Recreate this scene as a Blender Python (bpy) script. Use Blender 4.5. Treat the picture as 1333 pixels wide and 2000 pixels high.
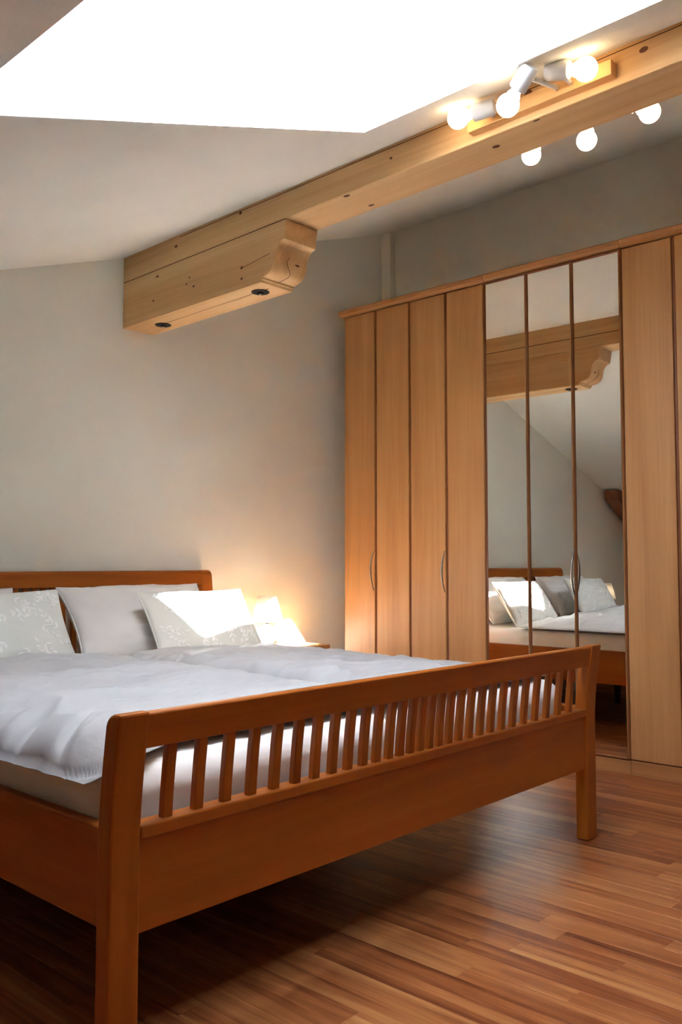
import bpy, bmesh, math, random
from mathutils import Vector, Matrix, noise
R = math.radians
random.seed(7)
for o in list(bpy.data.objects):
    bpy.data.objects.remove(o, do_unlink=True)
SC = bpy.context.scene
COL = SC.collection

# ------------------------------------------------------------------ camera
cam_d = bpy.data.cameras.new('camera')
cam = bpy.data.objects.new('camera', cam_d)
COL.objects.link(cam)
cam.location = (0, 0, 0.92)
cam.rotation_euler = (R(90 + 3.41), 0, R(-47.48))
cam_d.sensor_fit = 'VERTICAL'
cam_d.sensor_height = 36.0
cam_d.lens = 1700 / 2000 * 36.0
cam_d.clip_start = 0.02
SC.camera = cam

# ------------------------------------------------------------------ sky, sun, exposure
world = bpy.data.worlds.new('sky')
SC.world = world
world.use_nodes = True
wn = world.node_tree
wn.nodes.clear()
sky = wn.nodes.new('ShaderNodeTexSky')
sky.sky_type = 'NISHITA'
sky.sun_disc = False
sky.sun_elevation = R(37)
sky.sun_rotation = R(218)
bg = wn.nodes.new('ShaderNodeBackground')
bg.inputs['Strength'].default_value = 3.4
wo = wn.nodes.new('ShaderNodeOutputWorld')
haze = wn.nodes.new('ShaderNodeMix')
haze.data_type = 'RGBA'
haze.inputs[0].default_value = 0.75
haze.inputs[7].default_value = (1.0, 0.985, 0.97, 1)
wn.links.new(sky.outputs[0], haze.inputs[6])
wn.links.new(haze.outputs[2], bg.inputs[0])
wn.links.new(bg.outputs[0], wo.inputs[0])

SUN_DIR = Vector((1.40, 1.765, -1.676)).normalized()
sun_d = bpy.data.lights.new('sun', 'SUN')
sun_d.energy = 50
sun_d.angle = R(1.0)
sun_d.color = (0.96, 0.98, 1.0)
sun = bpy.data.objects.new('sun', sun_d)
COL.objects.link(sun)
sun.rotation_euler = SUN_DIR.to_track_quat('-Z', 'Y').to_euler()
sun.location = (-4, -6, 8)

SC.view_settings.view_transform = 'Standard'
SC.view_settings.look = 'None'
SC.view_settings.gamma = 1.0
SC.view_settings.use_curve_mapping = False
SC.view_settings.exposure = 1.96
SC.cycles.use_denoising = True
SC.cycles.max_bounces = 8
SC.cycles.use_light_tree = False
SC.cycles.use_adaptive_sampling = False
SC.cycles.diffuse_bounces = 5
SC.cycles.glossy_bounces = 4
SC.cycles.transparent_max_bounces = 6
SC.cycles.sample_clamp_indirect = 30.0
SC.cycles.caustics_reflective = False
SC.cycles.caustics_refractive = False

# ------------------------------------------------------------------ helpers
def obj(name, bm, mat, parent=None, bevel=0.0, smooth=False, seg=2):
    me = bpy.data.meshes.new(name)
    bmesh.ops.recalc_face_normals(bm, faces=bm.faces[:])
    bm.to_mesh(me)
    bm.free()
    if mat:
        me.materials.append(mat)
    o = bpy.data.objects.new(name, me)
    COL.objects.link(o)
    if parent is not None:
        o.parent = parent
    if smooth:
        for p in me.polygons:
            p.use_smooth = True
    if bevel:
        m = o.modifiers.new('bevel', 'BEVEL')
        m.width = bevel
        m.segments = seg
        m.limit_method = 'ANGLE'
        m.angle_limit = R(40)
    return o

def tag(o, label=None, cat=None, group=None, kind=None):
    if label: o['label'] = label
    if cat: o['category'] = cat
    if group: o['group'] = group
    if kind: o['kind'] = kind
    return o

def thing(name, loc, rz, label, cat, group=None):
    o = bpy.data.objects.new(name, None)
    o.empty_display_size = 0.1
    COL.objects.link(o)
    o.location = loc
    o.rotation_euler = (0, 0, rz)
    return tag(o, label, cat, group)

def bx(bm, x0, x1, y0, y1, z0, z1):
    vs = [bm.verts.new((x, y, z)) for z in (z0, z1) for y in (y0, y1) for x in (x0, x1)]
    for f in ((0, 1, 3, 2), (4, 5, 7, 6), (0, 1, 5, 4), (2, 3, 7, 6), (0, 2, 6, 4), (1, 3, 7, 5)):
        bm.faces.new([vs[i] for i in f])
    return vs

def box(name, b, mat, parent=None, bevel=0.0, **k):
    bm = bmesh.new()
    bx(bm, *b)
    return obj(name, bm, mat, parent, bevel, **k)

def prism(bm, pts, axis, a, b, top=None):
    """closed outline pts swept along an axis from a to b; pts are the two other coordinates in xyz order"""
    def P(p, t):
        return {'X': (t, p[0], p[1]), 'Y': (p[0], t, p[1]), 'Z': (p[0], p[1], t)}[axis]
    v0 = [bm.verts.new(P(p, a)) for p in pts]
    v1 = [bm.verts.new(P(p, b)) for p in pts]
    n = len(pts)
    bm.faces.new(v0)
    bm.faces.new(v1)
    for i in range(n):
        bm.faces.new((v0[i], v0[(i + 1) % n], v1[(i + 1) % n], v1[i]))

def lathe(bm, prof, n=32, cap=True, M=None):
    rings = []
    for r, z in prof:
        rings.append([bm.verts.new((r * math.cos(2 * math.pi * i / n), r * math.sin(2 * math.pi * i / n), z)) for i in range(n)])
    for a, b in zip(rings, rings[1:]):
        for i in range(n):
            bm.faces.new((a[i], a[(i + 1) % n], b[(i + 1) % n], b[i]))
    if cap:
        bm.faces.new(rings[0])
        bm.faces.new(rings[-1])
    if M is not None:
        for rg in rings:
            for v in rg:
                v.co = M @ v.co

def tube(bm, pts, rad, n=10):
    """round or oval rod along a polyline; rad is a number or list"""
    rings = []
    for i, p in enumerate(pts):
        a = Vector(pts[max(i - 1, 0)])
        b = Vector(pts[min(i + 1, len(pts) - 1)])
        d = (b - a).normalized()
        s = d.orthogonal().normalized()
        if i and abs(s.dot(prev)) < 0.999:
            s = (prev - d * prev.dot(d)).normalized()
        prev = s
        t = d.cross(s)
        r = rad[i] if isinstance(rad, (list, tuple)) else rad
        rings.append([bm.verts.new(Vector(p) + (s * math.cos(2 * math.pi * k / n) + t * math.sin(2 * math.pi * k / n)) * r) for k in range(n)])
    for a, b in zip(rings, rings[1:]):
        for k in range(n):
            bm.faces.new((a[k], a[(k + 1) % n], b[(k + 1) % n], b[k]))
    bm.faces.new(rings[0])
    bm.faces.new(rings[-1])

def copy_tree(o, parent=None):
    c = o.copy()
    COL.objects.link(c)
    c.parent = parent
    for ch in list(o.children):
        copy_tree(ch, c)
    return c

def sstep(a, b, x):
    t = min(max((x - a) / (b - a), 0), 1)
    return t * t * (3 - 2 * t)

def nz(x, y, z=0.0):
    return noise.noise(Vector((x, y, z)))

# ------------------------------------------------------------------ materials
def srgb(r, g, b):
    f = lambda c: (c / 255 / 12.92) if c <= 10 else ((c / 255 + 0.055) / 1.055) ** 2.4
    return (f(r), f(g), f(b), 1)

def newmat(name):
    m = bpy.data.materials.new(name)
    m.use_nodes = True
    nt = m.node_tree
    return m, nt, nt.nodes['Principled BSDF']

def plain(name, col, rough=0.5, metal=0.0, **kw):
    m, nt, p = newmat(name)
    p.inputs['Base Color'].default_value = col
    p.inputs['Roughness'].default_value = rough
    p.inputs['Metallic'].default_value = metal
    for k, v in kw.items():
        p.inputs[k.replace('_', ' ')].default_value = v
    return m

def plaster(name, col, bump=0.25, scale=220):
    m, nt, p = newmat(name)
    tc = nt.nodes.new('ShaderNodeTexCoord')
    n = nt.nodes.new('ShaderNodeTexNoise')
    n.inputs['Scale'].default_value = scale
    n.inputs['Detail'].default_value = 3
    b = nt.nodes.new('ShaderNodeBump')
    b.inputs['Strength'].default_value = bump
    b.inputs['Distance'].default_value = 0.004
    nt.links.new(tc.outputs['Object'], n.inputs['Vector'])
    nt.links.new(n.outputs['Fac'], b.inputs['Height'])
    nt.links.new(b.outputs['Normal'], p.inputs['Normal'])
    n2 = nt.nodes.new('ShaderNodeTexNoise')
    n2.inputs['Scale'].default_value = 3
    n2.inputs['Detail'].default_value = 4
    r = nt.nodes.new('ShaderNodeValToRGB')
    r.color_ramp.elements[0].position = 0.3
    r.color_ramp.elements[1].position = 0.7
    r.color_ramp.elements[0].color = [c * 0.96 for c in col[:3]] + [1]
    r.color_ramp.elements[1].color = col
    nt.links.new(tc.outputs['Object'], n2.inputs['Vector'])
    nt.links.new(n2.outputs['Fac'], r.inputs['Fac'])
    nt.links.new(r.outputs['Color'], p.inputs['Base Color'])
    p.inputs['Roughness'].default_value = 0.92
    p.inputs['Specular IOR Level'].default_value = 0.2
    return m

def wood(name, stops, axis='Z', across=16.0, along=0.7, rough=0.42, fine=0.22, dist=0.6, world_pos=False, coat=0.0, shift=0.0, spec=0.5):
    """streaky grain along one axis; stops = [(pos, colour), ...]"""
    m, nt, p = newmat(name)
    N = nt.nodes.new
    L = nt.links.new
    if world_pos:
        src = N('ShaderNodeNewGeometry').outputs['Position']
    else:
        src = N('ShaderNodeTexCoord').outputs['Object']
    oi = N('ShaderNodeObjectInfo')
    ge = N('ShaderNodeNewGeometry')
    ad = N('ShaderNodeMath'); ad.operation = 'ADD'
    L(oi.outputs['Random'], ad.inputs[0])
    L(ge.outputs['Random Per Island'], ad.inputs[1])
    fr = N('ShaderNodeMath'); fr.operation = 'FRACT'
    L(ad.outputs[0], fr.inputs[0])
    mu = N('ShaderNodeMath'); mu.operation = 'MULTIPLY'
    mu.inputs[1].default_value = 37.0
    L(fr.outputs[0], mu.inputs[0])
    va = N('ShaderNodeVectorMath'); va.operation = 'ADD'
    L(src, va.inputs[0])
    L(mu.outputs[0], va.inputs[1])
    def grain(ac, al, detail, di):
        mp = N('ShaderNodeMapping')
        s = {'X': (al, ac, ac), 'Y': (ac, al, ac), 'Z': (ac, ac, al)}[axis]
        mp.inputs['Scale'].default_value = s
        n = N('ShaderNodeTexNoise')
        n.inputs['Scale'].default_value = 1.0
        n.inputs['Detail'].default_value = detail
        n.inputs['Roughness'].default_value = 0.6
        n.inputs['Distortion'].default_value = di
        L(va.outputs[0], mp.inputs['Vector'])
        L(mp.outputs[0], n.inputs['Vector'])
        return n.outputs['Fac']
    g1 = grain(across, along, 5, dist)
    g2 = grain(across * 14, along * 5, 3, 0.2)
    mx = N('ShaderNodeMix')
    mx.data_type = 'FLOAT'
    mx.inputs[0].default_value = fine
    L(g1, mx.inputs[2])
    L(g2, mx.inputs[3])
    val = mx.outputs[0]
    if shift:
        s1 = N('ShaderNodeMath'); s1.operation = 'MULTIPLY_ADD'
        s1.inputs[1].default_value = shift
        s1.inputs[2].default_value = -shift / 2
        L(fr.outputs[0], s1.inputs[0])
        s2 = N('ShaderNodeMath'); s2.operation = 'ADD'
        L(val, s2.inputs[0]); L(s1.outputs[0], s2.inputs[1])
        val = s2.outputs[0]
    cr = N('ShaderNodeValToRGB')
    el = cr.color_ramp.elements
    while len(el) < len(stops):
        el.new(0.5)
    for e, (pos, c) in zip(el, stops):
        e.position = pos
        e.color = c
    L(val, cr.inputs['Fac'])
    L(cr.outputs['Color'], p.inputs['Base Color'])
    bp = N('ShaderNodeBump')
    bp.inputs['Strength'].default_value = 0.06
    bp.inputs['Distance'].default_value = 0.002
    L(g2, bp.inputs['Height'])
    L(bp.outputs['Normal'], p.inputs['Normal'])
    p.inputs['Roughness'].default_value = rough
    p.inputs['Specular IOR Level'].default_value = spec
    p.inputs['Coat Weight'].default_value = coat
    p.inputs['Coat Roughness'].default_value = 0.25
    return m

def fabric(name, col, bump=0.12, scale=900, rough=0.9):
    m, nt, p = newmat(name)
    tc = nt.nodes.new('ShaderNodeTexCoord')
    n = nt.nodes.new('ShaderNodeTexNoise')
    n.inputs['Scale'].default_value = scale
    n2 = nt.nodes.new('ShaderNodeTexNoise')
    n2.inputs['Scale'].default_value = 28
    n2.inputs['Detail'].default_value = 4
    mx = nt.nodes.new('ShaderNodeMix')
    mx.data_type = 'FLOAT'
    mx.inputs[0].default_value = 0.75
    b = nt.nodes.new('ShaderNodeBump')
    b.inputs['Strength'].default_value = bump
    b.inputs['Distance'].default_value = 0.006
    nt.links.new(tc.outputs['Object'], n.inputs['Vector'])
    nt.links.new(tc.outputs['Object'], n2.inputs['Vector'])
    nt.links.new(n.outputs['Fac'], mx.inputs[2])
    nt.links.new(n2.outputs['Fac'], mx.inputs[3])
    nt.links.new(mx.outputs[0], b.inputs['Height'])
    nt.links.new(b.outputs['Normal'], p.inputs['Normal'])
    p.inputs['Base Color'].default_value = col
    p.inputs['Roughness'].default_value = rough
    p.inputs['Sheen Weight'].default_value = 0.15
    p.inputs['Specular IOR Level'].default_value = 0.25
    return m

def emitter(name, col, strength):
    m, nt, p = newmat(name)
    p.inputs['Base Color'].default_value = (0.9, 0.9, 0.9, 1)
    p.inputs['Emission Color'].default_value = col
    p.inputs['Emission Strength'].default_value = strength
    return m

M_WALL = plaster('wall_plaster', srgb(243, 244, 236))
M_CEIL = plaster('ceiling_plaster', srgb(238, 238, 231))
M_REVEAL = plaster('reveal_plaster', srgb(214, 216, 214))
BED = [(0.25, srgb(146, 76, 20)), (0.5, srgb(167, 91, 27)), (0.75, srgb(182, 106, 37))]
M_BEDX = wood('alder_along_x', BED, 'X', 9, 0.8, spec=0.3)
M_BEDY = wood('alder_along_y', BED, 'Y', 9, 0.8, spec=0.3)
M_BEDZ = wood('alder_along_z', BED, 'Z', 12, 1.0, spec=0.3)
M_STAND = wood('nightstand_alder', [(0.25, srgb(150, 104, 60)), (0.75, srgb(176, 130, 82))], 'X', 12, 0.8, spec=0.3)
M_WARD = wood('wardrobe_beech', [(0.28, srgb(166, 113, 62)), (0.5, srgb(184, 131, 77)), (0.72, srgb(200, 149, 94))], 'Z', 11, 0.55, rough=0.45, fine=0.3)
M_WARDY = wood('wardrobe_beech_long', [(0.28, srgb(156, 102, 56)), (0.5, srgb(174, 120, 70)), (0.72, srgb(190, 136, 84))], 'Y', 14, 0.6, rough=0.45, fine=0.3)
M_LIP = wood('wardrobe_lipping', [(0.3, srgb(120, 66, 34)), (0.7, srgb(146, 86, 48))], 'Z', 20, 0.6, rough=0.4)
M_BEAD = wood('mirror_bead', [(0.3, srgb(156, 102, 60)), (0.7, srgb(184, 126, 78))], 'Z', 20, 0.6, rough=0.3)
SPR = [(0.25, srgb(192, 140, 86)), (0.5, srgb(216, 172, 118)), (0.75, srgb(230, 194, 144))]
M_SPRUCE = wood('spruce_beam', SPR, 'Y', 15, 0.5, rough=0.6, fine=0.3)
M_STRIP = wood('spruce_strip', [(0.2, srgb(205, 150, 90)), (0.8, srgb(228, 180, 118))], 'Y', 26, 0.8, rough=0.5)
M_BRACE = wood('dark_brace', [(0.2, srgb(120, 66, 36)), (0.8, srgb(160, 96, 56))], 'X', 16, 0.6, rough=0.6)
M_FLOOR = wood('laminate_strip', [(0.26, srgb(88, 38, 18)), (0.42, srgb(134, 72, 36)), (0.55, srgb(164, 101, 55)), (0.74, srgb(194, 140, 86))],
               'Y', 17, 0.8, rough=0.36, fine=0.14, dist=1.6, world_pos=True, shift=0.13)
M_WHITE = fabric('white_cotton', srgb(186, 186, 185), bump=0.3)
M_PILLOW = fabric('white_pillowcase', srgb(230, 229, 229), bump=0.2)
M_SHEET = fabric('cream_jersey_sheet', srgb(240, 236, 230), bump=0.2, scale=1400)
M_CUSH = fabric('pale_grey_satin', srgb(222, 225, 219), rough=0.6)
M_EMB = plain('embroidery_thread', srgb(243, 244, 241), 0.3)
M_CRACK = plain('dark_crack', srgb(48, 26, 14), 0.9)
M_KNOT = plain('dark_knot', srgb(98, 56, 30), 0.7)
M_IRON = plain('black_iron', srgb(28, 28, 30), 0.45, 0.6)
M_STEEL = plain('brushed_steel', srgb(158, 150, 140), 0.28, 1.0)
M_MIRROR = plain('mirror_silver', (0.86, 0.87, 0.85, 1), 0.0, 1.0)
M_SOCKET = plain('white_lamp_holder', srgb(208, 208, 211), 0.35)
M_BULB = emitter('lit_bulb', (1.0, 0.74, 0.43, 1), 2.3)
M_PLASTIC = plain('white_plastic', srgb(232, 230, 224), 0.4)
M_CERAMIC = plain('white_ceramic', srgb(240, 238, 232), 0.15)
M_FRAME = plain('white_window_frame', srgb(236, 236, 234), 0.4)
M_DARK = plain('bed_base_dark', srgb(60, 40, 28), 0.8)
M_BRASS = plain('lamp_neck_metal', srgb(120, 110, 96), 0.35, 1.0)

m, nt, p = newmat('clear_glass')
nt.nodes.remove(p)
tr = nt.nodes.new('ShaderNodeBsdfTransparent')
gl = nt.nodes.new('ShaderNodeBsdfGlossy')
gl.inputs['Roughness'].default_value = 0.0
mi = nt.nodes.new('ShaderNodeMixShader')
mi.inputs[0].default_value = 0.06
nt.links.new(tr.outputs[0], mi.inputs[1])
nt.links.new(gl.outputs[0], mi.inputs[2])
nt.links.new(mi.outputs[0], nt.nodes['Material Output'].inputs['Surface'])
M_GLASS = m

m, nt, p = newmat('lamp_shade_cloth')
p.inputs['Base Color'].default_value = srgb(246, 242, 234)
p.inputs['Roughness'].default_value = 0.9
tl = nt.nodes.new('ShaderNodeBsdfTranslucent')
tl.inputs['Color'].default_value = srgb(255, 244, 226)
mi = nt.nodes.new('ShaderNodeMixShader')
mi.inputs[0].default_value = 0.45
nt.links.new(p.outputs[0], mi.inputs[1])
nt.links.new(tl.outputs[0], mi.inputs[2])
nt.links.new(mi.outputs[0], nt.nodes['Material Output'].inputs['Surface'])
M_SHADE = m
M_TBULB = emitter('lit_table_bulb', (1.0, 0.94, 0.86, 1), 5.0)

# ------------------------------------------------------------------ room shell
XL, YF, YB = -1.6, -3.0, 3.5
XR_B, XR_F = 4.25, 4.34           # right wall is a touch out of square
SL = 0.344
def zc(x):
    return 1.579 + SL * x
TH = math.atan(SL)
SU = Vector((math.cos(TH), 0, math.sin(TH)))
SN = Vector((-math.sin(TH), 0, math.cos(TH)))
O0 = Vector((0, 0, 1.579))
def roof(u, y, w):
    q = O0 + SU * u + SN * w
    return Vector((q.x, y, q.z))

floor = box('floor', (XL - 0.1, XR_F + 0.1, YF - 0.1, YB + 0.1, -0.12, -0.009), M_DARK)
tag(floor, kind='structure')

def plank(bm, x0, x1, y0, y1):
    c = 0.0006
    z = 0.0
    b = [bm.verts.new(v) for v in ((x0, y0, -0.009), (x1, y0, -0.009), (x1, y1, -0.009), (x0, y1, -0.009))]
    m1 = [bm.verts.new(v) for v in ((x0, y0, z - c), (x1, y0, z - c), (x1, y1, z - c), (x0, y1, z - c))]
    t = [bm.verts.new(v) for v in ((x0 + c, y0 + c, z), (x1 - c, y0 + c, z), (x1 - c, y1 - c, z), (x0 + c, y1 - c, z))]
    bm.faces.new(b); bm.faces.new(t)
    for k in range(4):
        j = (k + 1) % 4
        bm.faces.new((b[k], b[j], m1[j], m1[k]))
        bm.faces.new((m1[k], m1[j], t[j], t[k]))

W = 0.065
row0 = math.floor(XL / W)
stuff_bm = bmesh.new()
rng = random.Random(11)
n_single = 0
x = 1.777 - 60 * W
while x < XR_F:
    xa, xb = max(x, XL), min(x + W, XR_F)
    y = YF - rng.random() * 0.6
    while y < YB:
        ln = rng.uniform(0.55, 1.05)
        ya, yb = max(y, YF), min(y + ln, YB)
        if xb - xa > 0.01 and yb - ya > 0.02:
            seen = (0.75 < (xa + xb) / 2 < 3.72) and yb > 0.15 and ya < 2.15 and n_single < 300
            if seen:
                bm = bmesh.new()
                plank(bm, xa, xb, ya, yb)
                obj('plank', bm, M_FLOOR, floor)
                n_single += 1
            else:
                plank(stuff_bm, xa, xb, ya, yb)
        y += ln
    x += W
st = obj('plank_field', stuff_bm, M_FLOOR, floor)
st['kind'] = 'stuff'

def shell(name, pts, axis, a, b, mat):
    bm = bmesh.new()
    prism(bm, pts, axis, a, b)
    return tag(obj(name, bm, mat), kind='structure')

shell('wall_back', [(XL - 0.1, -0.009), (XR_F + 0.1, -0.009), (XR_F + 0.1, zc(XR_F + 0.1)), (XL - 0.1, zc(XL - 0.1))], 'Y', YB, YB + 0.1, M_WALL)
shell('wall_front', [(XL - 0.1, -0.009), (XR_F + 0.1, -0.009), (XR_F + 0.1, zc(XR_F + 0.1)), (XL - 0.1, zc(XL - 0.1))], 'Y', YF - 0.1, YF, M_WALL)
shell('wall_left', [(XL - 0.1, -0.009), (XL, -0.009), (XL, zc(XL)), (XL - 0.1, zc(XL - 0.1))], 'Y', YF, YB, M_WALL)
bm = bmesh.new()
lo = [(XR_B, YB), (XR_F, YF), (XR_F + 0.1, YF), (XR_F + 0.1, YB)]
v0 = [bm.verts.new((a, b, -0.009)) for a, b in lo]
v1 = [bm.verts.new((a, b, zc(a))) for a, b in lo]
bm.faces.new(v0); bm.faces.new(v1)
for i in range(4):
    bm.faces.new((v0[i], v0[(i + 1) % 4], v1[(i + 1) % 4], v1[i]))
tag(obj('wall_right', bm, M_WALL), kind='structure')
# boxed pipe chase in the corner behind the wardrobe
bm = bmesh.new()
prism(bm, [(4.197, 0.0), (4.249, 0.0), (4.249, zc(4.249) - 0.001), (4.197, zc(4.197) - 0.001)], 'Y', 3.425, YB)
tag(obj('trim_1', bm, M_WALL, bevel=0.004), kind='structure')

# ceiling slab with the skylight opening
U0, U1 = 0.756, 2.115
Y0, Y1 = 0.52, 1.735
ua, ub = (XL - 0.1) / math.cos(TH), (XR_F + 0.1) / math.cos(TH)
bm = bmesh.new()
outer = [(ua, YF - 0.1), (ub, YF - 0.1), (ub, YB + 0.1), (ua, YB + 0.1)]
inner = [(U0, Y0), (U1, Y0), (U1, Y1), (U0, Y1)]
for w in (0.0, 0.08):
    o4 = [bm.verts.new(roof(u, y, w)) for u, y in outer]
    i4 = [bm.verts.new(roof(u, y, w)) for u, y in inner]
    for k in range(4):
        j = (k + 1) % 4
        bm.faces.new((o4[k], o4[j], i4[j], i4[k]))
    if w == 0.0:
        keep = (o4, i4)
for A, B in ((keep[0], o4),):
    for k in range(4):
        j = (k + 1) % 4
        bm.faces.new((A[k], A[j], B[j], B[k]))
tag(obj('ceiling', bm, M_CEIL), kind='structure')

# skylight shaft and roof window
D = 0.45
WU0, WU1, WY0, WY1 = 1.03, 2.075, 1.00, 1.70
def ring(u0, u1, y0, y1, w):
    return [roof(u, y, w) for u, y in ((u0, y0), (u1, y0), (u1, y1), (u0, y1))]
bm = bmesh.new()
fu0, fu1, fy0, fy1 = WU0 - 0.08, U1, WY0 - 0.07, Y1
lo4 = ring(U0, U1, Y0, Y1, 0.0)
hi4 = ring(fu0, fu1, fy0, fy1, D)
lo5 = ring(U0 - 0.05, U1 + 0.05, Y0 - 0.05, Y1 + 0.05, 0.079)
hi5 = ring(fu0 - 0.05, fu1 + 0.05, fy0 - 0.05, fy1 + 0.05, D)
A = [bm.verts.new(v) for v in lo4]
B = [bm.verts.new(v) for v in hi4]
C_ = [bm.verts.new(v) for v in hi5]
E_ = [bm.verts.new(v) for v in lo5]
for P_, Q_ in ((A, B), (B, C_), (C_, E_), (E_, A)):
    for k in range(4):
        j = (k + 1) % 4
        bm.faces.new((P_[k], P_[j], Q_[j], Q_[k]))
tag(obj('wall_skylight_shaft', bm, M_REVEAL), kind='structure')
win = bpy.data.objects.new('window_1', None)
COL.objects.link(win)
tag(win, kind='structure')
bm = bmesh.new()
for w0, w1 in ((D + 0.001, D + 0.07),):
    o_lo = [bm.verts.new(v) for v in ring(fu0 - 0.05, fu1 + 0.05, fy0 - 0.05, fy1 + 0.05, w0)]
    i_lo = [bm.verts.new(v) for v in ring(WU0, WU1, WY0, WY1, w0)]
    o_hi = [bm.verts.new(v) for v in ring(fu0 - 0.05, fu1 + 0.05, fy0 - 0.05, fy1 + 0.05, w1)]
    i_hi = [bm.verts.new(v) for v in ring(WU0, WU1, WY0, WY1, w1)]
    for P_, Q_ in ((o_lo, i_lo), (o_hi, i_hi), (o_lo, o_hi), (i_lo, i_hi)):
        for k in range(4):
            j = (k + 1) % 4
            bm.faces.new((P_[k], P_[j], Q_[j], Q_[k]))
obj('window_frame', bm, M_FRAME, win)
bm = bmesh.new()
g0 = [bm.verts.new(v) for v in ring(WU0, WU1, WY0, WY1, D + 0.045)]
bm.faces.new(g0)
obj('pane', bm, M_GLASS, win)
pd = bpy.data.lights.new('skylight_portal', 'AREA')      # sampling portal for the sky seen through the roof window, gives off no light itself
pd.shape = 'RECTANGLE'
pd.size, pd.size_y = WU1 - WU0, WY1 - WY0
pd.cycles.is_portal = True
po = bpy.data.objects.new('skylight_portal', pd)
COL.objects.link(po)
po.matrix_world = Matrix.Translation(roof((WU0 + WU1) / 2, (WY0 + WY1) / 2, D + 0.05)) @ Matrix((SU, Vector((0, 1, 0)), SN)).transposed().to_4x4()

# ------------------------------------------------------------------ purlin beam, corbel, bolts
BA = R(-0.96)
beam = thing('ceiling_beam', (2.289, YB, 0), BA, 'long pale spruce purlin beam running under the sloped ceiling', 'beam')
BW = 0.172
BZ = 2.247
ztl = zc(2.289)
bm = bmesh.new()
bl = -6.45
prism(bm, [(0, BZ), (BW, BZ), (BW, ztl + SL * BW + 0.004), (0, ztl + 0.004)], 'Y', bl, 0.0)
obj('timber', bm, M_SPRUCE, beam, bevel=0.004)
def strip_on_face(name, parent, pts, wdt, face, mat):
    """thin dark check in the timber; pts are (t, z) on the left face or (x, t) on an underside at height face"""
    bm = bmesh.new()
    for (a, b), (c, d) in zip(pts, pts[1:]):
        if face == 'L':
            q = [(-0.0006, a, b - wdt / 2), (-0.0006, c, d - wdt / 2), (-0.0006, c, d + wdt / 2), (-0.0006, a, b + wdt / 2)]
            r = [(0.002, *v[1:]) for v in q]
        else:
            q = [(a - wdt / 2, b, face - 0.0006), (c - wdt / 2, d, face - 0.0006), (c + wdt / 2, d, face - 0.0006), (a + wdt / 2, b, face - 0.0006)]
            r = [(v[0], v[1], face + 0.002) for v in q]
        A = [bm.verts.new(v) for v in q]
        B = [bm.verts.new(v) for v in r]
        bm.faces.new(A); bm.faces.new(B)
        for k in range(4):
            bm.faces.new((A[k], A[(k + 1) % 4], B[(k + 1) % 4], B[k]))
    return obj(name, bm, mat, parent)
def knot(parent, pos, face, rx, ry):
    bm = bmesh.new()
    n = 12
    ctr = []
    for dz in (-0.0005, 0.0015):
        rg = []
        for i in range(n):
            a = 2 * math.pi * i / n
            u, v = rx * math.cos(a), ry * math.sin(a)
            rg.append(bm.verts.new((dz, pos[0] + u, pos[1] + v) if face == 'L' else (pos[0] + v, pos[1] + u, face + dz)))
        bm.faces.new(rg)
        ctr.append(rg)
    for i in range(n):
        bm.faces.new((ctr[0][i], ctr[0][(i + 1) % n], ctr[1][(i + 1) % n], ctr[1][i]))
    return obj('knot', bm, M_KNOT, parent)
rg_ = random.Random(5)
pts = []
for i in range(46):
    t = -0.45 - i * 0.05
    pts.append((t, 2.352 + 0.002 * nz(t * 4, 0.3) - 0.010 * sstep(0, 46, i)))
strip_on_face('crack', beam, pts, 0.0022, 'L', M_CRACK)
for t, z, a, b in ((-0.42, 2.318, 0.010, 0.006), (-0.86, 2.344, 0.009, 0.006), (-1.95, 2.353, 0.008, 0.005), (-2.2, 2.335, 0.013, 0.007), (-2.56, 2.318, 0.013, 0.008), (-1.66, 2.31, 0.006, 0.004)):
    knot(beam, (t, z), 'L', a, b)
for x_, t, a, b in ((0.012, -1.44, 0.015, 0.008), (0.135, -1.45, 0.014, 0.006), (0.068, -2.04, 0.014, 0.009), (0.012, -2.22, 0.012, 0.004)):
    knot(beam, (x_, t), BZ, a, b)

bm = bmesh.new()
for i in range(60):
    t0, t1 = -0.02 - i * 0.05, -0.07 - i * 0.05
    za, zb = (2.325 + 0.004 * nz(t * 1.5, 4.4) for t in (t0, t1))
    bx_ = [(BW - 0.001, t0, za - 0.0018), (BW - 0.001, t1, zb - 0.0018), (BW - 0.001, t1, zb + 0.0018), (BW - 0.001, t0, za + 0.0018)]
    A = [bm.verts.new(v) for v in bx_]
    B = [bm.verts.new((BW + 0.0006, v[1], v[2])) for v in bx_]
    bm.faces.new(A); bm.faces.new(B)
    for k in range(4):
        bm.faces.new((A[k], A[(k + 1) % 4], B[(k + 1) % 4], B[k]))
obj('crack', bm, M_CRACK, beam)
cz = 2.029
corbel = thing('beam_corbel', (2.289, YB, 0), BA, 'carved spruce corbel with an S-shaped end under the ceiling beam', 'corbel')
prof = [(-0.002, BZ - 0.0015), (-1.131, BZ - 0.0015), (-1.120, 2.172)]
key = [(-1.120, 2.172), (-1.096, 2.162), (-1.078, 2.140), (-1.071, 2.112), (-1.064, 2.084), (-1.044, 2.060), (-0.996, 2.047)]
for k in range(1, 25):
    q = k / 24 * (len(key) - 1)
    i0 = min(int(q), len(key) - 2)
    g = q - i0
    P0, P1, P2, P3 = (key[max(0, min(len(key) - 1, i0 + d))] for d in (-1, 0, 1, 2))
    prof.append(tuple(0.5 * (2 * P1[c] + (P2[c] - P0[c]) * g + (2 * P0[c] - 5 * P1[c] + 4 * P2[c] - P3[c]) * g * g + (3 * P1[c] - P0[c] - 3 * P2[c] + P3[c]) * g ** 3) for c in (0, 1)))
prof += [(-0.996, 2.041), (-0.990, 2.038), (-0.986, cz), (-0.002, cz)]
bm = bmesh.new()
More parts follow.
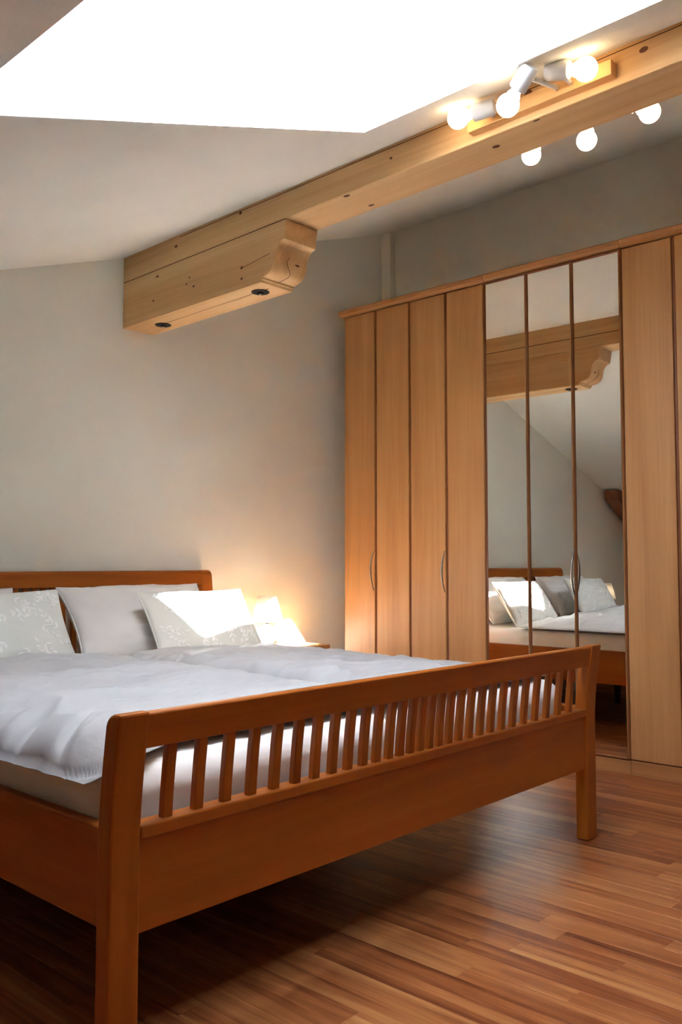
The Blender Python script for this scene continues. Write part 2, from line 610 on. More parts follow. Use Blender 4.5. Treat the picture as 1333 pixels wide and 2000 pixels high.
prism(bm, prof, 'X', 0.0, BW)
obj('timber', bm, M_SPRUCE, corbel, bevel=0.002)
strip_on_face('crack', corbel, [(0.085 + 0.004 * nz(i * 0.3, 2.0) - 0.010 * i / 20, -0.20 - i * 0.0375) for i in range(21)], 0.002, cz, M_CRACK)
strip_on_face('joint', corbel, [(-0.003 - i * 0.0564, BZ - 0.001) for i in range(21)], 0.0026, 'L', M_CRACK)
strip_on_face('crack', corbel, [(-0.86 - i * 0.02, 2.112 + i * 0.0022 + 0.002 * nz(i * 0.7, 5.0)) for i in range(10)], 0.0018, 'L', M_CRACK)
for t, z, a, b in ((-0.25, 2.11, 0.006, 0.005), (-0.52, 2.155, 0.005, 0.004), (-0.50, 2.13, 0.006, 0.004), (-0.55, 2.11, 0.007, 0.005), (-0.87, 2.115, 0.008, 0.006), (-0.87, 2.07, 0.008, 0.005), (-0.28, 2.245 - 0.03, 0.012, 0.004)):
    knot(corbel, (t, z), 'L', a, b)

cv = []
for k, q in enumerate(prof[12:27]):
    cv.append(Vector((0.075 + 0.020 * (k / 14) ** 2 - 0.012 * math.sin(k * 0.5), q[0], q[1])))
bm = bmesh.new()
tube(bm, cv, 0.0012, 5)
obj('crack', bm, M_CRACK, corbel)
bm = bmesh.new()
bmesh.ops.create_icosphere(bm, subdivisions=2, radius=1.0)
for v in bm.verts:
    v.co = Vector((0.118 + v.co.x * 0.013, -1.0715 + v.co.y * 0.002, 2.104 + v.co.z * 0.004))
obj('knot', bm, M_KNOT, corbel, smooth=True)

def bolt(x, y, label):
    t = thing('bolt_washer', (x, y, cz), 0, label, 'bolt', 'bolts under the corbel')
    bm = bmesh.new()
    n = 48
    rings = []
    for r_, z_ in ((0.035, -0.0005), (0.035, -0.0035), (0.029, -0.005), (0.016, -0.004)):
        rings.append([bm.verts.new(((r_ + (0.002 if (i % 4 < 2 and r_ > 0.034) else 0)) * math.cos(2 * math.pi * i / n), (r_ + (0.002 if (i % 4 < 2 and r_ > 0.034) else 0)) * math.sin(2 * math.pi * i / n), z_)) for i in range(n)])
    for a, b in zip(rings, rings[1:]):
        for i in range(n):
            bm.faces.new((a[i], a[(i + 1) % n], b[(i + 1) % n], b[i]))
    bm.faces.new(rings[0]); bm.faces.new(rings[-1])
    obj('washer', bm, M_IRON, t)
    bm = bmesh.new()
    lathe(bm, [(0.013, -0.0035), (0.013, -0.008), (0.011, -0.0095)], 6)
    obj('nut', bm, M_IRON, t)
    bm = bmesh.new()
    lathe(bm, [(0.006, -0.009), (0.006, -0.012), (0.005, -0.013)], 14)
    obj('threaded_end', bm, M_STEEL, t)
bolt(2.353, 2.605, 'black toothed washer and nut near the carved corbel end')
bolt(2.378, 3.302, 'black toothed washer and nut near the wall end of the corbel')

# diagonal brace at the low side of the room (seen in the mirror)
br = thing('roof_brace', (0.06, 3.40, 1.50), 0, 'dark brown diagonal roof brace in the mirror reflection by the ceiling', 'brace')
bm = bmesh.new()
prism(bm, [(0.0, 0.075), (0.0, -0.005), (-1.62, -0.80), (-1.64, -0.68), (-0.10, 0.075)], 'Y', -0.06, 0.06)
obj('timber', bm, M_BRACE, br, bevel=0.004)

# ------------------------------------------------------------------ wardrobe units
WA = R(0.8)
WO = Vector((3.697, 1.674, 0))
WD = Vector((-math.sin(WA), math.cos(WA), 0))
PL, DT, CT = 0.064, 2.343, 2.379
DEP = 0.53
def handle(parent, y, z0=0.775, z1=0.987, bulge=0.030):
    bm = bmesh.new()
    pts, rad = [], []
    n = 16
    for i in range(n + 1):
        s = i / n
        pts.append((-0.004 - bulge * math.sin(math.pi * s) ** 0.8, y, z0 + (z1 - z0) * s))
        rad.append(0.0026 + 0.0026 * math.sin(math.pi * s))
    tube(bm, pts, rad, 10)
    return obj('handle', bm, M_STEEL, parent, smooth=True)

def wardrobe(s0, widths, label, mirror=False, handles=(), far_end=False):
    """s0 = near end along the wardrobe line; local y runs towards the back wall, local x into the wall"""
    p = WO + WD * s0
    t = thing('wardrobe', (p.x, p.y, 0), WA, label, 'wardrobe', 'wardrobe units along the right wall')
    wtot = sum(widths)
    bm = bmesh.new()
    T = 0.018
    bx(bm, 0.022, DEP, 0.001, T, PL, DT)
    bx(bm, 0.022, DEP, wtot - T, wtot - 0.001, PL, DT)
    bx(bm, 0.022, DEP, T, wtot - T, PL, PL + T)
    bx(bm, 0.022, DEP, T, wtot - T, DT - T, DT)
    bx(bm, DEP - 0.01, DEP, T, wtot - T, PL + T, DT - T)
    obj('carcass', bm, M_WARD, t)
    obj_pl = box('plinth', (0.004, DEP - 0.02, 0.001, wtot - 0.001, 0.0, PL - 0.001), M_WARDY, t, bevel=0.001)
    bm = bmesh.new()
    ye = wtot + (0.024 if far_end else -0.001)
    prism(bm, [(-0.012, DT + 0.004), (-0.024, DT + 0.012), (-0.026, CT - 0.006), (-0.020, CT), (DEP, CT), (DEP, DT + 0.001), (-0.004, DT + 0.001)], 'Y', 0.001, ye)
    obj('cornice', bm, M_WARDY, t)
    y = 0.0
    for i, w in enumerate(widths):
        ya, yb = y + 0.0015, y + w - 0.0015
        if not mirror:
            bm = bmesh.new()
            ls = 0.012
            bx(bm, 0.0, 0.020, ya + ls, yb, PL + 0.004, DT - 0.004)
            d = obj('door', bm, M_WARD, t, bevel=0.0035)
            bm = bmesh.new()
            bx(bm, 0.009, 0.020, ya, ya + ls - 0.0005, PL + 0.004, DT - 0.004)
            obj('edge_lipping', bm, M_LIP, d, bevel=0.002)
            if i in handles:
                handle(d, ya + ls + 0.004)
        else:
            bm = bmesh.new()
            bx(bm, 0.006, 0.020, ya, yb, PL + 0.004, DT - 0.004)
            d = obj('mirror_door', bm, M_LIP, t)
            bm = bmesh.new()
            bx(bm, -0.0025, 0.0025, -(yb - ya) / 2 + 0.013, (yb - ya) / 2 - 0.003, PL + 0.012, DT - 0.012)
            g = obj('mirror_pane', bm, M_MIRROR, d)
            g.location = (0.0026, (ya + yb) / 2, 0)
            g.rotation_euler = (0, 0, R(0.35) - WA)
            bm = bmesh.new()
            pr = [(0.006 - 0.016 * math.sin(math.pi * k / 10), ya + 0.0125 - 0.0125 * (k / 10)) for k in range(11)]
            prism(bm, pr, 'Z', PL + 0.004, DT - 0.004)
            obj('edge_bead', bm, M_BEAD, d, smooth=False)
            box('bottom_rail', (-0.004, 0.0058, ya + 0.0125, yb, PL + 0.004, PL + 0.012), M_BEAD, d)
            box('top_rail', (-0.004, 0.0058, ya + 0.0125, yb, DT - 0.012, DT - 0.004), M_LIP, d)
            if i in handles:
                handle(d, ya + 0.006, 0.771, 0.989, 0.034)
        y += w
    return t
w1 = [0.2375] * 4
w2 = [0.2393, 0.2393, 0.2394]
wardrobe(0.718, w1, 'tall beech wardrobe unit with four plain doors next to the corner wall', handles=(1, 3), far_end=True)
wardrobe(0.0, w2, 'tall wardrobe unit with three mirror doors between the beech units', mirror=True, handles=(1,))
wardrobe(-0.9532, [0.2383] * 4, 'tall beech wardrobe unit at the right edge, nearest the camera', handles=(2,))

# ------------------------------------------------------------------ bed
BX0, BX1 = 0.897, 2.794
FY = 1.387
HY = 3.452                      # outer face of the headboard posts
bed = thing('double_bed', (0, 0, 0), 0, 'alder wood double bed with slatted headboard and slatted footboard', 'bed')
PW, PD = 0.066, 0.044
ZT = 0.645
def lean(z, z0, z1, a):
    s = max(0.0, (z - z0) / (z1 - z0))
    return a * s ** 1.5
def post_profile(y_face, sgn, ztop, z0, amount, depth):
    """side outline (y, z) of a curved post; sgn = -1 leans towards -y"""
    out, inn = [], []
    n = 14
    for i in range(n + 1):
        z = ztop * i / n if i < 4 else z0 * 0.85 + (ztop - z0 * 0.85) * (i - 4) / (n - 4)
        out.append((y_face + sgn * lean(z, z0, ztop, amount), z))
    rr = 0.032
    for i in range(n + 1):
        z = (ztop - rr) * i / n if i < 4 else z0 * 0.85 + (ztop - rr - z0 * 0.85) * (i - 4) / (n - 4)
        inn.append((y_face - sgn * depth + sgn * lean(z, z0, ztop, amount), z))
    yt = inn[-1][0]
    arc = [(yt + sgn * rr * (1 - math.cos(a)), ztop - rr + rr * math.sin(a)) for a in [math.pi / 2 * k / 6 for k in range(1, 7)]]
    return out + (inn + arc)[::-1]
for xa in (BX0, BX1 - PW):
    bm = bmesh.new()
    prism(bm, post_profile(FY, -1, ZT + 0.003, 0.40, 0.027, PD), 'X', xa, xa + PW)
    obj('post', bm, M_BEDZ, bed, bevel=0.005)
    bm = bmesh.new()
    prism(bm, post_profile(HY, 1, 0.889, 0.45, 0.036, PD), 'X', xa, xa + PW)
    obj('post', bm, M_BEDZ, bed, bevel=0.005)
xi0, xi1 = BX0 + PW, BX1 - PW
# footboard
fl = lambda z: -lean(z, 0.40, ZT, 0.027)
bm = bmesh.new()
prism(bm, [(FY + 0.006 + fl(0.577), 0.577), (FY + 0.006 + fl(ZT) , ZT - 0.004), (FY + 0.010 + fl(ZT), ZT), (FY + 0.026 + fl(ZT), ZT), (FY + 0.032 + fl(ZT), ZT - 0.006), (FY + 0.032 + fl(0.577), 0.577)], 'X', xi0 - 0.002, xi1 + 0.002)
obj('top_rail', bm, M_BEDX, bed, bevel=0.002)
box('ledge_rail', (xi0 - 0.002, xi1 + 0.002, FY - 0.002, FY + 0.042, 0.409, 0.435), M_BEDX, bed, bevel=0.004)
box('foot_panel', (xi0 - 0.002, xi1 + 0.002, FY + 0.006, FY + 0.032, 0.237, 0.409), M_BEDX, bed, bevel=0.002)
half = [0.0, 0.039, 0.080, 0.1225, 0.169, 0.217, 0.2695, 0.322, 0.378, 0.437, 0.499, 0.563, 0.630, 0.700, 0.772]
offs = [-h for h in half[:0:-1]] + half
XC = (BX0 + BX1) / 2
def slat(parent, x, pts, wx, dy):
    bm = bmesh.new()
    rings = []
    for y, z in pts:
        rings.append([bm.verts.new(v) for v in ((x - wx / 2, y - dy / 2, z), (x + wx / 2, y - dy / 2, z), (x + wx / 2, y + dy / 2, z), (x - wx / 2, y + dy / 2, z))])
    for a, b in zip(rings, rings[1:]):
        for k in range(4):
            bm.faces.new((a[k], a[(k + 1) % 4], b[(k + 1) % 4], b[k]))
    bm.faces.new(rings[0]); bm.faces.new(rings[-1])
    return obj('slat', bm, M_BEDZ, parent, bevel=0.002)
for dx in offs:
    slat(bed, XC - 0.012 + dx * 1.04, [(FY + 0.019 + fl(z), z) for z in (0.433, 0.48, 0.53, 0.579)], 0.0225, 0.016)
# headboard
hl = lambda z: lean(z, 0.45, 0.889, 0.036)
bm = bmesh.new()
zs = [0.818, 0.84, 0.86, 0.872]
pr = [(HY - 0.044 + hl(z), z) for z in zs] + [(HY - 0.040 + hl(0.883), 0.883), (HY - 0.030 + hl(0.888), 0.888), (HY - 0.008 + hl(0.888), 0.888)] + [(HY - 0.006 + hl(z), z) for z in zs[::-1]]
prism(bm, pr, 'X', xi0 - 0.002, xi1 + 0.002)
obj('top_rail', bm, M_BEDX, bed, bevel=0.002)
box('head_panel', (xi0 - 0.002, xi1 + 0.002, HY - 0.035, HY - 0.009, 0.237, 0.45), M_BEDX, bed, bevel=0.002)
for dx in offs:
    slat(bed, XC + dx * 1.04, [(HY - 0.024 + hl(z), z) for z in (0.449, 0.55, 0.65, 0.74, 0.82)], 0.0225, 0.016)
# side rails, base, centre support
for xa, xb in ((BX0 + 0.008, BX0 + 0.036), (BX1 - 0.036, BX1 - 0.008)):
    box('side_rail', (xa, xb, FY + PD - 0.004, HY - PD + 0.004, 0.252, 0.436), M_BEDY, bed, bevel=0.006, seg=3)
bm = bmesh.new()
yy = FY + 0.08
while yy < HY - 0.1:
    bx(bm, BX0 + 0.037, BX1 - 0.037, yy, yy + 0.05, 0.297, 0.305)
    yy += 0.075
sb = obj('slat_base', bm, M_DARK, bed)
box('centre_beam', (XC - 0.02, XC + 0.02, FY + 0.035, HY - 0.036, 0.245, 0.2965), M_DARK, bed)
for yy in (1.98, 2.55, 3.1):
    box('support_leg', (XC - 0.016, XC + 0.016, yy, yy + 0.032, 0.0, 0.246), M_DARK, bed, bevel=0.002)

# ------------------------------------------------------------------ mattresses
def mattress(x0, x1, label, seed):
    y0, y1, z0, z1 = FY + 0.085, HY - 0.055, 0.3055, 0.522
    bm = bmesh.new()
    bmesh.ops.create_cube(bm, size=2.0)
    bmesh.ops.subdivide_edges(bm, edges=bm.edges[:], cuts=44, use_grid_fill=True)
    hx, hy, hz, r = (x1 - x0) / 2, (y1 - y0) / 2, (z1 - z0) / 2, 0.06
    for v in bm.verts:
        q = Vector((hx * math.sin(v.co.x * math.pi / 2), hy * math.sin(v.co.y * math.pi / 2), hz * math.sin(v.co.z * math.pi / 2)))
        c = Vector((max(-hx + r, min(hx - r, q.x)), max(-hy + r, min(hy - r, q.y)), max(-hz + r, min(hz - r, q.z))))
        d = q - c
        if d.length > 1e-6:
            q = c + d.normalized() * min(d.length, r)
        a = 0.004 * nz(q.x * 9 + seed, q.y * 9, q.z * 14) + 0.003 * nz(q.x * 22, q.y * 22 + seed, q.z * 9)
        nrm = Vector((q.x / hx) ** 9 * Vector((1, 0, 0)) + (q.y / hy) ** 9 * Vector((0, 1, 0)))
        v.co = Vector(((x0 + x1) / 2 + q.x + nrm.x * a, (y0 + y1) / 2 + q.y + nrm.y * a, max(z0, (z0 + z1) / 2 + q.z + (a * 0.5 if q.z > 0 else 0))))
    o = obj('mattress', bm, M_SHEET, None, smooth=True)
    return tag(o, label, 'mattress', 'mattresses in the double bed')
mattress(BX0 + 0.042, XC - 0.004, 'cream sheeted mattress in the left half of the bed', 1.0)
mattress(XC + 0.004, BX1 - 0.042, 'cream sheeted mattress in the wardrobe side half of the bed', 6.0)

# ------------------------------------------------------------------ duvets
def duvet(x0, x1, y0, y1, top, seed, hang_l, hang_r, label, R_=0.085):
    nx, ny = 130, 190
    zr = 0.545
    def grid(side):
        rows = []
        for j in range(ny + 1):
            b = j / ny
            b = 0.5 - 0.5 * math.cos(math.pi * b)
            b = 0.45 * b + 0.55 * j / ny
            row = []
            for i in range(nx + 1):
                a0 = i / nx
                a = 0.45 * (0.5 - 0.5 * math.cos(math.pi * a0)) + 0.55 * a0
                x = x0 + (x1 - x0) * a
                y = y0 + (y1 - y0) * b
                dl, dr, df, dh = x - x0, x1 - x, y - y0, y1 - y
                e = lambda d: max(0.0, 1 - d / R_) ** 2
                s = min(1.0, math.sqrt(e(dl) + e(dr)) if 1 else 0)
                s2 = min(1.0, math.sqrt(e(df) + e(dh)))
                k = min(1.0, math.sqrt(s * s + s2 * s2))
                pr_ = math.sqrt(max(0.0, 1 - k * k))
                hang = hang_l * sstep(0.13, 0.0, dl) + hang_r * sstep(0.13, 0.0, dr)
                ruff = hang_l and 0.013 * nz(y * 11 + seed, 3.3) + 0.006 * nz(y * 27, seed) or 0.005 * nz(y * 9, seed)
                xo = x + ruff * sstep(0.16, 0.0, dl) - 0.006 * nz(y * 8, seed + 4) * sstep(0.1, 0.0, dr)
                yo = y - (0.075 if hang_l > 0.02 else 0.0) * sstep(0.30, 0.05, dl) * sstep(0.5, 0.0, df) - (0.02 * max(0, nz(x * 7, seed + 1)) + 0.01) * sstep(0.15, 0.0, df) + 0.02 * nz(x * 5, seed + 9) * sstep(0.12, 0.0, dh) + 0.008 * nz(x * 9, seed + 2) * sstep(0.1, 0, df)
                base = zr - hang * 0.9
                if side > 0:
                    w = 0.018 * nz(x * 1.6 + 0.5 * y, y * 4.2 - 0.6 * x, seed)
                    rd = 1 - abs(nz(x * 2.4 - 0.8 * y, y * 7 + 1.4 * x, seed + 3)) * 2
                    w += 0.020 * max(0, rd) ** 3
                    rd2 = 1 - abs(nz(x * 5 + y, y * 13 - 2 * x, seed + 7)) * 2
                    w += 0.009 * max(0, rd2) ** 2
                    ed = sstep(0.22, 0.02, dl) * (1 if hang_l > 0.02 else 0.4)
                    w += ed * (0.022 * nz(y * 13 + x * 3, x * 5, seed + 5) - 0.022 * max(0, 1 - abs(nz(y * 9, x * 3, seed + 8)) * 6))
                    w *= 1 - 0.75 * sstep(0.25, 0.05, dr)
                    z = base + pr_ * (top(x, y) - zr + hang * 0.5 * (1 - sstep(0, 0.13, dl)) ) + w * pr_
                else:
                    z = base - pr_ * 0.012 * (1 if hang < 0.005 else 0.4)
                    z = max(z, 0.527) if hang < 0.004 else z
                row.append((xo, yo, z))
            rows.append(row)
        return rows
    bm = bmesh.new()
    T = [[bm.verts.new(p) for p in r] for r in grid(1)]
    B = [[bm.verts.new(p) for p in r] for r in grid(-1)]
    for j in range(ny):
        for i in range(nx):
            bm.faces.new((T[j][i], T[j][i + 1], T[j + 1][i + 1], T[j + 1][i]))
            bm.faces.new((B[j][i], B[j + 1][i], B[j + 1][i + 1], B[j][i + 1]))
    for j in range(ny):
        bm.faces.new((T[j][0], T[j + 1][0], B[j + 1][0], B[j][0]))
        bm.faces.new((T[j][nx], B[j][nx], B[j + 1][nx], T[j + 1][nx]))
    for i in range(nx):
        bm.faces.new((T[0][i], B[0][i], B[0][i + 1], T[0][i + 1]))
        bm.faces.new((T[ny][i], T[ny][i + 1], B[ny][i + 1], B[ny][i]))
    o = obj('duvet', bm, M_WHITE, None, smooth=True)
    return tag(o, label, 'duvet', 'white duvets on the bed')
duvet(0.880, 1.841, FY + 0.150, 2.83, lambda x, y: 0.592 - 0.006 * sstep(2.4, 1.5, y), 2.0, 0.034, 0.0, 'crumpled white duvet on the left half, hanging over the side rail')
duvet(1.847, 2.772, FY + 0.150, 2.80, lambda x, y: 0.586 - 0.030 * sstep(1.95, 2.65, x), 8.5, 0.0, 0.008, 'smooth white duvet on the wardrobe side half of the bed', R_=0.055)

# ------------------------------------------------------------------ pillows and cushions
def pillow_fn(w, h, th, seed, pinch=0.07, wr=0.006, power=0.42):
    def f(u, v, side):
        x = u * w / 2 * (1 - pinch * (1 - v * v) * abs(u) ** 3)
        y = v * h / 2 * (1 - pinch * (1 - u * u) * abs(v) ** 3)
        t = (max(0.0, 1 - u * u) * max(0.0, 1 - v * v)) ** power
        rim = math.hypot(1 - abs(u), 1 - abs(v))
        cr = math.sin(math.atan2(1 - abs(v) + 1e-4, 1 - abs(u) + 1e-4) * 7 + seed) * max(0, 1 - rim / 0.6)
        z = th / 2 * t
        z += t ** 0.5 * wr * (nz(u * 2.2 + seed, v * 2.2, side) + 0.6 * max(0, 1 - abs(nz(u * 3 + v, v * 3 - u + seed, side * 2)) * 3) + 0.45 * cr)
        return Vector((x, y, side * z))
    return f
def frame_of(x, yb, zb, yt, zt, h, rz=0.0, roll=0.0):
    up = Vector((0, yt - yb, zt - zb)).normalized()
    rt = Vector((1, 0, 0))
    nf = rt.cross(up)                       # points to the back; front is -nf
    M = Matrix((rt, up, nf)).transposed().to_4x4()
    if nf.y > 0:
        M = Matrix((rt, up, -nf)).transposed().to_4x4()
    c = Vector((x, yb, zb)) + up * h / 2
    return Matrix.Translation(c) @ Matrix.Rotation(rz, 4, 'Z') @ M @ Matrix.Rotation(roll, 4, 'Z')
def pillow(name, f, M, mat, label, cat, group, n=44, seam=0.0, parts=None):
    t = bpy.data.objects.new(name, None)
    COL.objects.link(t)
    t.matrix_world = M
    tag(t, label, cat, group)
    bm = bmesh.new()
    G = {}
    for side in (1, -1):
        for j in range(n + 1):
            for i in range(n + 1):
                u = math.sin(math.pi / 2 * (2 * i / n - 1))
                v = math.sin(math.pi / 2 * (2 * j / n - 1))
                edge = i in (0, n) or j in (0, n)
                if edge and side == -1:
                    G[side, i, j] = G[1, i, j]
                else:
                    G[side, i, j] = bm.verts.new(f(u, v, side))
    for side in (1, -1):
        for j in range(n):
            for i in range(n):
                q = [G[side, i, j], G[side, i + 1, j], G[side, i + 1, j + 1], G[side, i, j + 1]]
                if len(set(q)) == 4:
                    try:
                        bm.faces.new(q)
                    except ValueError:
                        pass
    obj('cover', bm, mat, t, smooth=True)
    if seam:
        bm = bmesh.new()
        loop = []
        m = 24
        for k in range(4 * m):
            s, r_ = divmod(k, m)
            q = -1 + 2 * r_ / m
            u, v = [(q, -1), (1, q), (-q, 1), (-1, -q)][s]
            p = f(u, v, 1)
            loop.append(Vector((p.x, p.y, 0)) * 1.004)
        loop.append(loop[0])
        tube(bm, loop, seam, 6)
        obj('piping', bm, mat, t, smooth=True)
    return t

def embroidery(parent, f, w, h, seed):
    """raised leaf sprays following the cushion front"""
    rg = random.Random(seed)
    bm = bmesh.new()
    def P(x, y, lift):
        u, v = max(-0.97, min(0.97, x / (w / 2))), max(-0.97, min(0.97, y / (h / 2)))
        p = f(u, v, 1)
        return Vector((p.x, p.y, p.z + lift))
    def leaf(x, y, a, L_, W_):
        ca, sa = math.cos(a), math.sin(a)
        prof_ = [(0, 0), (0.25, 0.8), (0.5, 1.0), (0.75, 0.7), (1.0, 0)]
        mid = [bm.verts.new(P(x + ca * L_ * s, y + sa * L_ * s, 0.0030)) for s, _ in prof_]
        for sg in (-1, 1):
            rim = [mid[0]] + [bm.verts.new(P(x + ca * L_ * s - sa * W_ * k * sg / 2, y + sa * L_ * s + ca * W_ * k * sg / 2, 0.0012)) for s, k in prof_[1:-1]] + [mid[-1]]
            for i in range(4):
                q = [mid[i], mid[i + 1], rim[i + 1], rim[i]]
                q = list(dict.fromkeys(q))
                if len(q) >= 3:
                    try:
                        bm.faces.new(q)
                    except ValueError:
                        pass
    for gx in range(7):
        for gy in range(5):
            x = -w / 2 + w * (gx + 0.5 + rg.uniform(-0.25, 0.25)) / 7
            y = -h / 2 + h * (gy + 0.4 + rg.uniform(-0.25, 0.25)) / 5
            a = rg.uniform(0, 2 * math.pi)
            bend = rg.uniform(-9, 9)
            px, py = x, y
            pts_ = []
            for k in range(9):
                pts_.append(P(px, py, 0.0012))
                if k in (1, 3, 5, 7):
                    for sg in (-1, 1):
                        if rg.random() < 0.8:
                            leaf(px, py, a + sg * rg.uniform(0.5, 1.0), rg.uniform(0.020, 0.032), rg.uniform(0.008, 0.012))
                a += bend * 0.011
                px += math.cos(a) * 0.010
                py += math.sin(a) * 0.010
            leaf(px, py, a, 0.026, 0.010)
            tube(bm, pts_, 0.0011, 5)
    return tag(obj('embroidery', bm, M_EMB, parent), 'raised white leaf embroidery')

PIL = 'large pillows against the headboard'
fp = pillow_fn(0.72, 0.36, 0.15, 3.0, wr=0.020)
pillow('pillow', fp, frame_of(2.205, 3.06, 0.533, 3.255, 0.80, 0.36, R(0), R(0.4)), M_PILLOW, 'large plain white pillow behind the sunlit cushion, wardrobe side', 'pillow', PIL, seam=0.003)
fp = pillow_fn(0.74, 0.35, 0.15, 9.0, wr=0.020)
pillow('pillow', fp, frame_of(1.285, 3.06, 0.545, 3.255, 0.80, 0.35, R(0), R(0)), M_PILLOW, 'large plain white pillow behind the left cushion', 'pillow', PIL, seam=0.003)
CUS = 'embroidered cushions on the bed'
fc = pillow_fn(0.555, 0.325, 0.11, 5.0, wr=0.004, pinch=0.05)
c = pillow('cushion', fc, frame_of(2.347, 2.855, 0.53, 3.025, 0.79, 0.325, R(0), R(0)), M_CUSH, 'pale embroidered cushion in the sun patch beside the table lamp', 'cushion', CUS, seam=0.003)
embroidery(c, fc, 0.555, 0.325, 3)
fc = pillow_fn(0.575, 0.315, 0.11, 12.0, wr=0.004, pinch=0.05)
c = pillow('cushion', fc, frame_of(1.420, 2.855, 0.542, 3.010, 0.81, 0.315, R(0), R(1.5)), M_CUSH, 'pale embroidered cushion at the left edge of the photo', 'cushion', CUS, seam=0.003)
embroidery(c, fc, 0.575, 0.315, 8)

# ------------------------------------------------------------------ nightstands and table lamps
def nightstand(x0, label):
    t = thing('nightstand', (x0, 3.20, 0), 0, label, 'nightstand', 'nightstands beside the bed')
    w, d, zt = 0.56, 0.28, 0.492
    bm = bmesh.new()
    fr_ = [(w * k / 12, -0.035 * math.sin(math.pi * k / 12)) for k in range(13)]
    prism(bm, fr_ + [(w, d), (0, d)], 'Z', zt - 0.022, zt)
    obj('top', bm, M_STAND, t, bevel=0.004)
    bm = bmesh.new()
    T = 0.018
    bx(bm, 0.02, 0.02 + T, 0.01, d - 0.005, 0.10, zt - 0.0225)
    bx(bm, w - 0.02 - T, w - 0.02, 0.01, d - 0.005, 0.10, zt - 0.0225)
    bx(bm, 0.02 + T, w - 0.02 - T, 0.01, d - 0.005, 0.10, 0.10 + T)
    bx(bm, 0.02 + T, w - 0.02 - T, d - 0.015, d - 0.005, 0.10 + T, zt - 0.0225)
    obj('body', bm, M_BEDZ, t)
    dr = box('drawer', (0.022, w - 0.022, -0.008, 0.0095, 0.29, zt - 0.026), M_BEDX, t, bevel=0.003)
    bm = bmesh.new()
    tube(bm, [(w / 2 - 0.06, -0.010, 0.37), (w / 2 - 0.03, -0.028, 0.37), (w / 2 + 0.03, -0.028, 0.37), (w / 2 + 0.06, -0.010, 0.37)], 0.005, 8)
    obj('handle', bm, M_STEEL, dr, smooth=True)
    box('door', (0.022, w - 0.022, -0.008, 0.0095, 0.104, 0.286), M_BEDX, t, bevel=0.003)
    for xx in (0.02, w - 0.065):
        for yy in (0.015, d - 0.05):
            box('leg', (xx, xx + 0.045, yy, yy + 0.045, 0, 0.0995), M_BEDZ, t, bevel=0.003)
nightstand(2.845, 'alder nightstand between the bed and the wardrobe')
nightstand(0.06, 'alder nightstand on the far left side of the bed')

def table_lamp(x, y, label):
    t = thing('table_lamp', (x, y, 0.492), 0, label, 'lamp', 'table lamps on the nightstands')
    bm = bmesh.new()
    lathe(bm, [(0.040, 0.0), (0.042, 0.006), (0.036, 0.012), (0.030, 0.016), (0.046, 0.030), (0.057, 0.052), (0.058, 0.066), (0.050, 0.088), (0.034, 0.104), (0.018, 0.112), (0.012, 0.116)], 36)
    obj('base', bm, M_CERAMIC, t, smooth=True)
    bm = bmesh.new()
    lathe(bm, [(0.010, 0.1155), (0.010, 0.130), (0.014, 0.132), (0.014, 0.150)], 20)
    obj('neck', bm, M_BRASS, t, smooth=True)
    bm = bmesh.new()
    lathe(bm, [(0.010, 0.1505), (0.014, 0.160), (0.022, 0.178), (0.024, 0.192), (0.019, 0.207), (0.008, 0.214)], 20)
    obj('bulb', bm, M_TBULB, t, smooth=True)
    bm = bmesh.new()
    lathe(bm, [(0.086, 0.128), (0.048, 0.262), (0.0465, 0.262), (0.0845, 0.128), (0.086, 0.128)], 48, cap=False)
    obj('shade', bm, M_SHADE, t, smooth=True)
    bm = bmesh.new()
    for k in range(3):
        a = 2 * math.pi * k / 3
        tube(bm, [(0.013 * math.cos(a), 0.013 * math.sin(a), 0.141), (0.078 * math.cos(a), 0.078 * math.sin(a), 0.145)], 0.0015, 6)
    obj('shade_carrier', bm, M_BRASS, t)
table_lamp(3.10, 3.365, 'small white table lamp with cone shade, right of the sunlit cushion')
table_lamp(0.33, 3.34, 'small white table lamp on the left nightstand')

# wall socket behind the cushion
t = thing('wall_socket', (2.93, YB, 0.74), 0, 'white wall socket plate on the back wall beside the headboard', 'socket')
box('plate', (-0.04, 0.04, -0.009, -0.0005, -0.04, 0.042), M_PLASTIC, t, bevel=0.003)
bm = bmesh.new()
lathe(bm, [(0.022, -0.003), (0.022, 0.003)], 28, M=Matrix.Translation((0, -0.0105, 0)) @ Matrix.Rotation(R(90), 4, 'X'))
obj('insert', bm, M_SOCKET, t)

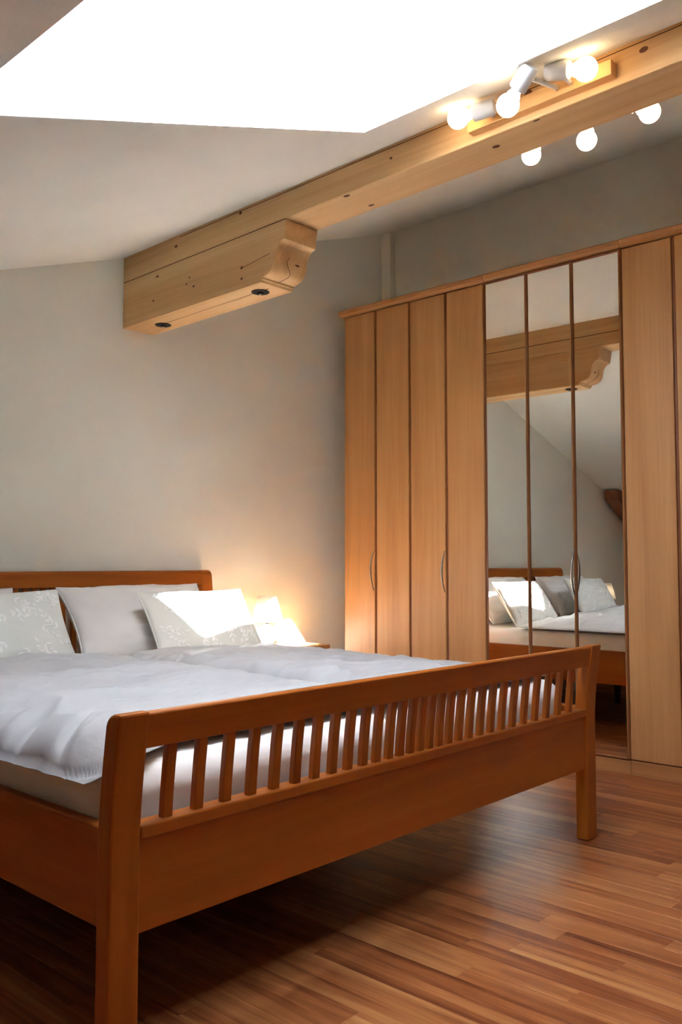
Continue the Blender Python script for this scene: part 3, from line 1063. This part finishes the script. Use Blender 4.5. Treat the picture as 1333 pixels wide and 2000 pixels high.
# ------------------------------------------------------------------ bulb strips on the beam
def bulb_strip(side, y0, y1, zlo, zhi, lamps, label, group):
    """side -1: on the room face of the beam; +1: on the wardrobe face"""
    def xf(y):
        return 2.289 - math.tan(-BA) * (YB - y) + (BW if side > 0 else 0)
    yc = (y0 + y1) / 2
    t = thing('bulb_strip', (xf(yc), yc, 0), BA, label, 'ceiling light', group)
    hl_ = (y1 - y0) / 2
    TK = 0.032
    a, b = (-TK, -0.0005) if side < 0 else (0.0005, TK)
    box('mounting_strip', (a, b, -hl_, hl_, zlo, zhi), M_STRIP, t, bevel=0.002)
    Ri = Matrix.Rotation(-BA, 4, 'Z')
    for (bx_, by_, bz_, d) in lamps:
        d = Vector(d).normalized()
        B = Ri @ (Vector((bx_, by_, bz_)) - Vector((xf(yc), yc, 0)))
        d = (Ri.to_3x3() @ d)
        q = Matrix.Translation(B) @ d.to_track_quat('Z', 'Y').to_matrix().to_4x4()
        # d points from the holder to the bulb
        bm = bmesh.new()
        lathe(bm, [(0.012, -0.118), (0.023, -0.114), (0.0255, -0.108), (0.0255, -0.050), (0.0235, -0.047), (0.015, -0.047)], 28, M=q)
        h_ = obj('lamp_holder', bm, M_SOCKET, t, smooth=False)
        for p_ in h_.data.polygons:
            p_.use_smooth = True
        h_.modifiers.new('edge', 'EDGE_SPLIT').split_angle = R(35)
        bm = bmesh.new()
        pr_ = [(0.0135, -0.0465), (0.0145, -0.040), (0.020, -0.030)]
        r_ = 0.0325
        for k in range(12):
            an = R(-52 + k * (142 / 11))
            pr_.append((max(0.0006, r_ * math.cos(an)), r_ * math.sin(an)))
        lathe(bm, pr_, 28, M=q)
        obj('bulb', bm, M_BULB, t, smooth=True)
        hc = B - d * 0.085
        foot = Vector((a if side < 0 else b, hc.y, (zlo + zhi) / 2))
        mid = Vector((foot.x + side * 0.012, hc.y, foot.z))
        near = hc + (mid - hc).normalized() * 0.022
        bm = bmesh.new()
        tube(bm, [foot - Vector((side * 0.0, 0, 0)), mid, near], 0.007, 10)
        obj('swivel_arm', bm, M_SOCKET, t, smooth=True)
    return t
bulb_strip(-1, 1.02, 1.50, 2.268, 2.312,
           [(2.150, 1.485, 2.282, (-0.30, 0.93, -0.10)), (2.060, 1.254, 2.202, (0.20, 0.74, -0.60)), (2.150, 1.063, 2.270, (0.15, -0.93, -0.25))],
           'wooden strip with three lit globe bulbs on the near face of the beam', 'bulb strips on the beam')
bulb_strip(1, 0.98, 1.50, 2.268, 2.312,
           [(2.55, 1.464, 2.300, (0.35, 0.7, -0.5)), (2.55, 1.262, 2.284, (0.3, 0.3, -0.9)), (2.55, 1.053, 2.302, (0.35, -0.7, -0.5))],
           'bulb strip with three lit bulbs peeking below the wardrobe side of the beam', 'bulb strips on the beam')
